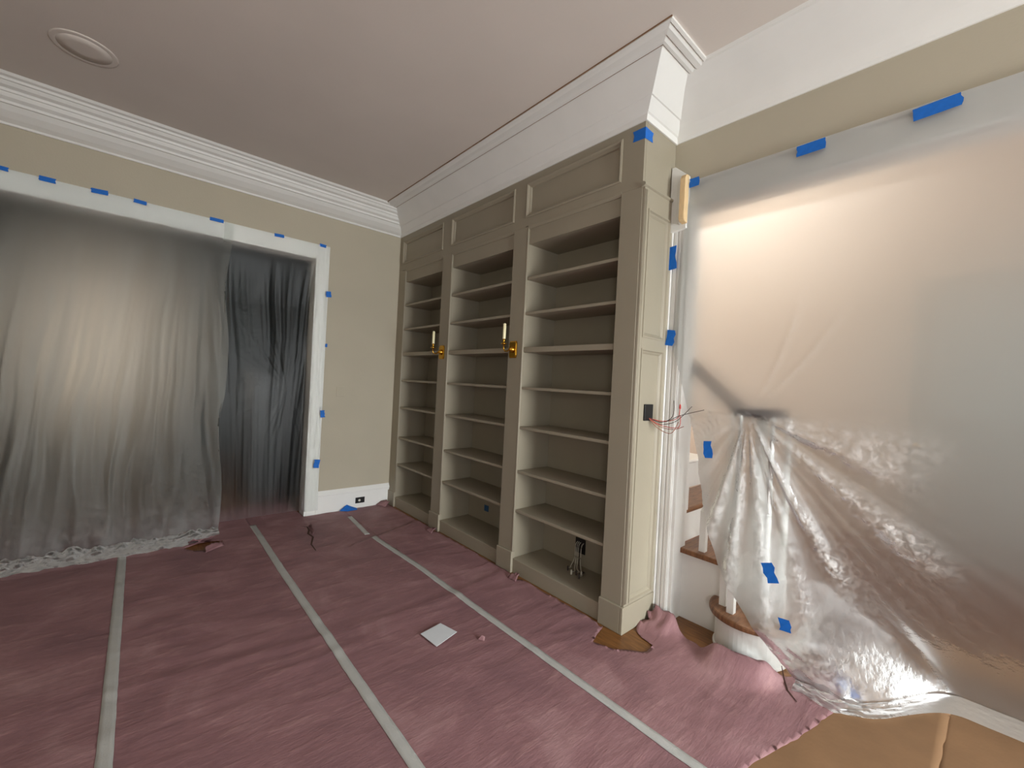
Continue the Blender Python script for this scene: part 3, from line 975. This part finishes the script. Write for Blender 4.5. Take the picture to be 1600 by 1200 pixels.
# leave the scroll on the stair side and climb
tail = [(XS + 0.1, -3.62, 1.40), (XS + 0.05, -3.57, 1.44), (XS + 0.03, -3.50, 1.51)]
y = -3.45
while y < -1.6:
    tail.append((XS + 0.03, y, railz(y)))
    y += 0.12
MB().tube(path, 0.042, 10, 0.8).build('volute', 'rail', sc_, smooth=True)
MB().tube([path[-1]] + tail, 0.040, 10, 0.95).build('handrail', 'rail', sc_, smooth=True)
MB().lathe(0.50, -3.72, [(0.0, 1.368), (0.055, 1.368), (0.06, 1.39), (0.05, 1.412), (0.0, 1.416)], 20).build('volute_cap', 'rail', sc_, smooth=True)

# made-up cabinet standing in for the dark blur behind the doorway film
dc = root('cabinet', (-0.4, 0.9, 0), 'black cabinet standing in for a dark blurry shape behind the doorway film', 'cabinet')
box('body', 'darkcab', -1.28, 0.30, 0.75, 1.30, 0.06, 1.42, dc, bevel=0.006)
box('plinth', 'darkcab', -1.25, 0.27, 0.78, 1.28, 0.0, 0.06, dc)
box('top', 'darkcab', -1.31, 0.33, 0.72, 1.32, 1.42, 1.46, dc, bevel=0.006)
for i in range(3):
    x0 = -1.26 + i * 0.52
    d_ = box('door', 'darkcab', x0, x0 + 0.50, 0.73, 0.75, 0.09, 1.39, dc, bevel=0.004)
    MB().lathe(x0 + (0.46 if i != 2 else 0.05), 0.715, [(0.0, 0.80), (0.012, 0.805), (0.014, 0.82), (0.01, 0.835), (0.0, 0.838)], 10).build('knob', 'darkcab', d_, smooth=True)

# ------------------------------------------------------------------ plastic sheets
def sheet(name, nu, nv, fn, mt, label, group):
    m_ = MB()
    cr = []
    for j in range(nv + 1):
        for i in range(nu + 1):
            p, c = fn(i / nu, j / nv)
            m_.v.append(p)
            cr.append(c)
    for j in range(nv):
        for i in range(nu):
            a = j * (nu + 1) + i
            m_.f.append((a, a + 1, a + nu + 2, a + nu + 1))
    o = m_.build(name, mt, smooth=True)
    at = o.data.attributes.new('crumple', 'FLOAT', 'POINT')
    at.data.foreach_set('value', cr)
    return tag(o, label, 'plastic sheet', group)


GRP = 'dust sheets taped over the doorways'


def ridged(x, z, seed):
    """long vertical pleats that wander and merge"""
    w_ = x + 0.07 * fbm(x * 0.9, z * 0.5, seed, 2) + 0.20 * (z - 1.8) * noise.noise(Vector((x * 1.7, 0.3, seed)))
    a = noise.noise(Vector((w_ * 4.0, z * 0.25, seed)))
    b_ = noise.noise(Vector((w_ * 9.0, z * 0.4, seed + 3)))
    c = noise.noise(Vector((w_ * 20.0, z * 0.7, seed + 7)))
    return 0.55 * a + 0.3 * (1 - 2 * abs(b_)) + 0.15 * (1 - 2 * abs(c))


def left_sheet(u, v):
    x = lerp(XL - 0.10, -1.665, u)
    L = 2.80
    s = v * (L + 0.34)
    if s < L:
        z = 2.805 - s
        k = sstep(0.12, 1.6, s)
        y = -0.030 - 0.075 * sstep(0.3, 2.7, s) - 0.045 * k * ridged(x, z, 1.0)
        y += 0.02 * k
        x2 = x + 0.03 * k * fbm(x * 3, z * 1.5, 4.0, 2)
        if u > 0.995:
            x2 += 0.02 * math.sin(z * 5)
        low = sstep(2.35, 2.75, s)
        y -= low * 0.02 * fbm(x * 7, z * 7, 8.0, 3)
        c = 0.45 + 0.5 * abs(ridged(x, z, 1.0)) * k + 0.4 * low
        z = max(z, 0.02)
        return (x2, min(y, -0.028), z), min(1, c) * sstep(0.1, 0.4, s)
    e = s - L
    fade = sstep(-1.66, -1.95, x) if x > -1.95 else 1.0
    y = -0.085 - 0.045 * ridged(x, 0.0, 1.0) - e * (0.35 + 0.4 * fade) - 0.02 * fbm(x * 7, e * 7, 8.0, 3) * (1 - e)
    z = 0.022 + 0.055 * abs(fbm(x * 8, e * 12, 2.0, 4)) * (1 - e / 0.34 * 0.7) + 0.02 * (1 - e / 0.34)
    return (x, y, z), min(1, 0.3 + 0.7 * abs(fbm(x * 8, e * 8, 3.0, 3)))


sheet('plastic_sheet', 230, 190, left_sheet, 'plastic_left', 'milky grey plastic dust sheet in deep folds over the left doorway, pooling on floor', GRP)


def thin_sheet(u, v):
    x = lerp(-1.72, -0.803, u)
    L = 2.765 - 0.02
    s = v * L
    z = 2.805 - s
    onc = sstep(XO - 0.07, XO, x)
    k = sstep(0.14, 0.7, s) * (1 - onc)
    # folds gathered towards a pinch point
    px, pz = -1.13, 1.32
    ang = math.atan2(z - pz, x - px)
    rr = math.hypot(x - px, z - pz)
    rad = noise.noise(Vector((math.cos(ang) * 4.5, math.sin(ang) * 4.5, 2.0)))
    rad2 = noise.noise(Vector((math.cos(ang) * 10, math.sin(ang) * 10, 6.0)))
    fold = (0.6 * rad + 0.4 * (1 - 2 * abs(rad2))) * min(1, rr / 0.25)
    vert = ridged(x * 1.15, z, 11.0)
    mixv = sstep(0.2, 0.9, rr)
    f_ = 0.16 * fold * (1 - mixv) + vert * (0.45 + 0.35 * mixv)
    y = -0.031 + k * (0.055 + 0.030 * f_)
    if onc > 0.5:
        y -= 0.010 * abs(noise.noise(Vector((x * 30, z * 3, 3.0)))) + 0.03 * sstep(0.35, 0.0, z)
    c = (0.02 + 1.6 * max(0, f_ - 0.12) ** 1.4 + 0.5 * sstep(0.4, 0.1, z) * abs(fbm(x * 9, z * 9, 3, 3))) * k + 0.2 * onc
    if y > -0.02 and z > ZD - 0.02:
        y = -0.03
    return (x, y, max(z, 0.035)), min(1, max(0, c))


sheet('plastic_sheet', 120, 190, thin_sheet, 'plastic_clear', 'thin clearer plastic sheet pinched into folds over the dark end of the left doorway', GRP)

# right-hand sheet, dragged over the stair scroll
EDGE = [(2.825, -3.345, 0.338), (2.373, -3.290, 0.338), (1.783, -3.264, 0.338), (1.617, -3.325, 0.338), (1.147, -3.468, 0.318), (0.846, -3.525, 0.305), (0.509, -3.647, 0.28), (0.367, -3.76, 0.255), (0.269, -3.86, 0.222), (0.12, -3.965, 0.30), (0.02, -4.036, 0.36)]


def edge_at(z):
    for i in range(len(EDGE) - 1):
        z0, y0, x0 = EDGE[i]; z1, y1, x1 = EDGE[i + 1]
        if z <= z0 and z >= z1:
            t = (z0 - z) / (z0 - z1)
            return lerp(y0, y1, t), lerp(x0, x1, t)
    return EDGE[-1][1], EDGE[-1][2]


PV = (-3.74, 1.39)      # where the film hangs on the scroll


def hall_sheet(u, v):
    L = 2.80
    s = v * (L + 0.30)
    z = max(2.825 - s, 0.02)
    ye, xe = edge_at(z)
    uu = u ** 1.25
    y = lerp(ye, -6.05, uu)
    dy, dz = y - PV[0], z - PV[1]
    rr = math.hypot(dy, dz)
    ang = math.atan2(-dz, -dy)          # 0 = towards -y, positive = downwards
    # general billow towards the hall, less near the scroll
    far = sstep(0.05, 0.6, ye - y)
    xb = D - 0.035 + 0.58 * far * ((2.825 - z) / 2.825) ** 4
    x = lerp(xe, xb, sstep(0.0, 0.55, ye - y))
    k = sstep(0.15, 0.6, s)
    below = sstep(-0.15, 0.25, ang) * (1 if abs(ang) < 3.0 else 0)
    # tent folds radiating from the scroll
    fa = noise.noise(Vector((ang * 5.5, rr * 0.5, 3.0)))
    fb = 1 - 2 * abs(noise.noise(Vector((ang * 12.0, rr * 0.7, 9.0))))
    tent = (0.6 * fa + 0.3 * fb) * min(1, rr / 0.3) * math.exp(-rr * 0.55)
    band = 0.0
    for a0, wd, r0, r1, am in ((0.36, 0.11, 0.12, 0.74, 1.0), (0.70, 0.075, 0.15, 1.05, 1.0), (1.11, 0.04, 0.03, 1.05, 1.0), (1.27, 0.03, 0.03, 1.2, 0.6), (1.42, 0.04, 0.03, 1.2, 0.8), (1.60, 0.035, 0.05, 1.1, 0.9), (1.78, 0.05, 0.05, 1.0, 0.7), (0.16, 0.10, 0.12, 0.8, 0.5)):
        band += am * math.exp(-((ang - a0) / wd) ** 2) * sstep(r0 * 0.4, r0 + 0.1, rr) * (1 - sstep(r1 - 0.25, r1 + 0.1, rr))
    band = min(1, band)
    x += 0.055 * tent * k * (0.04 + 0.96 * below * sstep(0.3, 0.7, ang)) * (1 - 0.75 * sstep(0.5, 1.0, rr))
    x -= 0.035 * band
    x += 0.014 * band * fbm(y * 16, z * 16, 4.0, 3)
    # quiet long waves higher up
    x += 0.018 * k * fbm(y * 1.3, z * 0.9, 6.0, 2)
    x = min(x, D - 0.032) if z > 2.60 else x
    c = 0.95 * band * (0.55 + 0.6 * abs(fbm(y * 10, z * 10, 5.0, 3)))
    c += 0.35 * max(0, fb) * below * sstep(0.6, 1.0, ang) * math.exp(-rr * 0.8)
    if s > L - 0.35:
        wd_ = lerp(0.35, 0.12, sstep(-4.2, -4.5, y))
        low = sstep(L - wd_, L, s)
        nearp = 1 - sstep(-4.2, -4.5, y) * 0.92
        c += 0.32 * low * nearp ** 2
        x -= 0.03 * low * nearp * fbm(y * 8, s * 8, 1.0, 3)
    zz = z
    if s > L:
        e = s - L
        c = lerp(c, 0.12, sstep(-4.2, -4.5, y))
        x -= e * lerp(0.25, 0.55, far)
        zz = 0.016 + 0.05 * nearp * abs(fbm(y * 7, e * 12, 2.0, 3)) * (1 - e / 0.3) + 0.02 * (1 - e / 0.3)
    # thin white ridges above the scroll
    for a0, wd in ((-1.05, 0.035), (-0.75, 0.03)):
        g = math.exp(-((ang - a0 + 0.25 * rr) / wd) ** 2) * sstep(0.02, 0.15, rr) * (1 - sstep(0.35, 0.8, rr))
        c += 0.3 * g
        x -= 0.008 * g
    return (x, y, zz), min(1, max(0, c))


sheet('plastic_sheet', 240, 220, hall_sheet, 'plastic_right', 'wide translucent plastic sheet dragged over the stair scroll across the right opening', GRP)

# ------------------------------------------------------------------ blue painter's tape
def tape(c, du, dv, w_, h_, label, rot=0.0, seed=0, lift=0.0, bendv=None, group="blue tape holding the dust sheets"):
    """a short torn piece centred at c; du, dv = unit axes of its face"""
    c, du, dv = Vector(c), Vector(du), Vector(dv)
    a = du * math.cos(rot) + dv * math.sin(rot)
    b_ = -du * math.sin(rot) + dv * math.cos(rot)
    nrm = du.cross(dv)
    m_ = MB()
    n = 8
    rows = 4
    for j in range(rows + 1):
        for i in range(n + 1):
            s_, t = i / n - 0.5, j / rows - 0.5
            jag = 0.0
            if i in (0, n):
                jag = h_ * 0.16 * noise.noise(Vector((j * 1.7 + seed, i, seed * 1.3)))
            p = c + a * (s_ * w_ + jag) + b_ * (t * h_) + nrm * (lift * (abs(s_) * 2) ** 2)
            m_.v.append(tuple(p))
    for j in range(rows):
        for i in range(n):
            k = j * (n + 1) + i
            m_.f.append((k, k + 1, k + n + 2, k + n + 1))
    o = m_.build('painters_tape', 'bluetape', org=tuple(c))
    sd = o.modifiers.new('thickness', 'SOLIDIFY')
    sd.thickness = 0.0008
    return tag(o, label, 'tape', group)


X, Y, Z = Vector((1, 0, 0)), Vector((0, 1, 0)), Vector((0, 0, 1))
TOPL = [(-3.03, 0.09), (-2.80, 0.085), (-2.527, 0.095), (-2.291, 0.08), (-1.778, 0.10), (-1.278, 0.085), (-0.873, 0.065)]
ordn = ['corner', 'second', 'third', 'fourth', 'fifth', 'sixth', 'seventh']
for i, (x, w_) in enumerate(TOPL):
    n_ = len(TOPL) - 1 - i
    lab = 'blue tape on the left doorway head casing at its corner beside the bookcase wall' if n_ == 0 else 'blue tape along the left doorway head casing, %s from the corner beside the bookcase' % ordn[n_]
    tape((x, -0.0345, 2.802 - (0.004 if i % 2 else 0)), X, Z, w_, 0.03 + 0.006 * (i in (1, 2)), lab, rot=0.05 * ((i * 7) % 3 - 1), seed=i)
for i, (x, z, w_, h_) in enumerate(((-0.797, 2.311, 0.05, 0.06), (-0.797, 1.778, 0.022, 0.035), (-0.800, 1.063, 0.045, 0.075), (-0.832, 0.545, 0.055, 0.085))):
    tape((x, -0.050 - (0.006 if i == 3 else 0), z), X, Z, w_, h_, ('blue tape on the left doorway side casing, topmost of four', 'tiny blue tape dot halfway down the left doorway side casing', 'blue tape on the left doorway side casing, third down', 'blue tape on the left doorway side casing, lowest, near the baseboard')[i], rot=0.1 * (-1) ** i, seed=20 + i)
# crumpled strip at the baseboard foot
b = MB()
g = [(-0.575, -0.05, 0.012), (-0.50, -0.10, 0.010), (-0.40, -0.10, 0.012), (-0.385, -0.05, 0.014), (-0.52, -0.027, 0.045), (-0.49, -0.03, 0.062), (-0.44, -0.028, 0.035), (-0.47, -0.06, 0.03), (-0.54, -0.06, 0.028)]
b.add(g, [(0, 8, 4), (8, 7, 5, 4), (7, 6, 5), (0, 1, 8), (1, 7, 8), (1, 2, 7), (2, 6, 7), (2, 3, 6)])
o = b.build('painters_tape', 'bluetape')
sd = o.modifiers.new('thickness', 'SOLIDIFY'); sd.thickness = 0.001
tag(o, 'crumpled blue tape lump on the floor against the white baseboard', 'tape', "blue tape holding the dust sheets")
# right opening
tape((0.318, -3.985, 2.785), -Y, Z, 0.125, 0.055, 'medium blue tape on the head of the right opening, next to the longest piece', rot=0.02, seed=31)
tape((0.318, -4.445, 2.783), -Y, Z, 0.15, 0.055, 'longest blue tape on the head of the right opening', rot=0.06, seed=33)
tape((0.312, -3.372, 2.80), -Y, Z, 0.06, 0.055, 'blue tape on the right opening beside the raw timber block', rot=0.0, seed=35)
tape((0.325, -3.245, 2.352), -Y, Z, 0.055, 0.15, 'blue tape on the fluted casing just below the raw timber block', rot=0.10, seed=37)
tape((0.327, -3.258, 1.832), -Y, Z, 0.06, 0.10, 'blue tape on the fluted casing halfway up, above the black switch box', rot=-0.15, seed=39)
tape((0.312, -3.540, 1.150), -Y, Z, 0.045, 0.10, 'blue tape dangling on the free edge of the hall film, left of the balusters', rot=0.12, seed=41)
tape((0.235, -3.925, 0.575), -Y, Z, 0.055, 0.10, 'blue tape stuck on the hall film in front of the newel post', rot=0.35, seed=43)
tape((0.245, -4.00, 0.335), -Y, Z, 0.05, 0.06, 'small blue tape stuck on the hall film low down by the rounded step', rot=0.1, seed=45)
tape((0.50, -4.222, 0.030), Vector((-0.75, -0.66, 0)), Vector((0.66, -0.75, 0)), 0.13, 0.05, 'blue tape flat on the floor under the hall film hem', seed=47)
# folded round the bookcase corner under the crown
zc = 3.045
o = MB()
o.add([(-0.0015, -L_ + 0.085, zc - 0.03), (-0.0015, -L_ + 0.078, zc + 0.005), (-0.0015, -L_ + 0.088, zc + 0.035), (-0.0015, -L_ - 0.0015, zc - 0.035), (-0.0015, -L_ - 0.0015, zc + 0.035), (0.085, -L_ - 0.0015, zc - 0.03), (0.078, -L_ - 0.0015, zc), (0.088, -L_ - 0.0015, zc + 0.03)],
      [(0, 1, 2, 4, 3), (3, 4, 7, 6, 5)])
o = o.build('painters_tape', 'bluetape')
sd = o.modifiers.new('thickness', 'SOLIDIFY'); sd.thickness = 0.0008; sd.offset = 1
tag(o, 'blue tape folded round the top corner of the bookcase under the crown', 'tape')

for o in scn.objects:
    if '_org' in o:
        del o['_org']
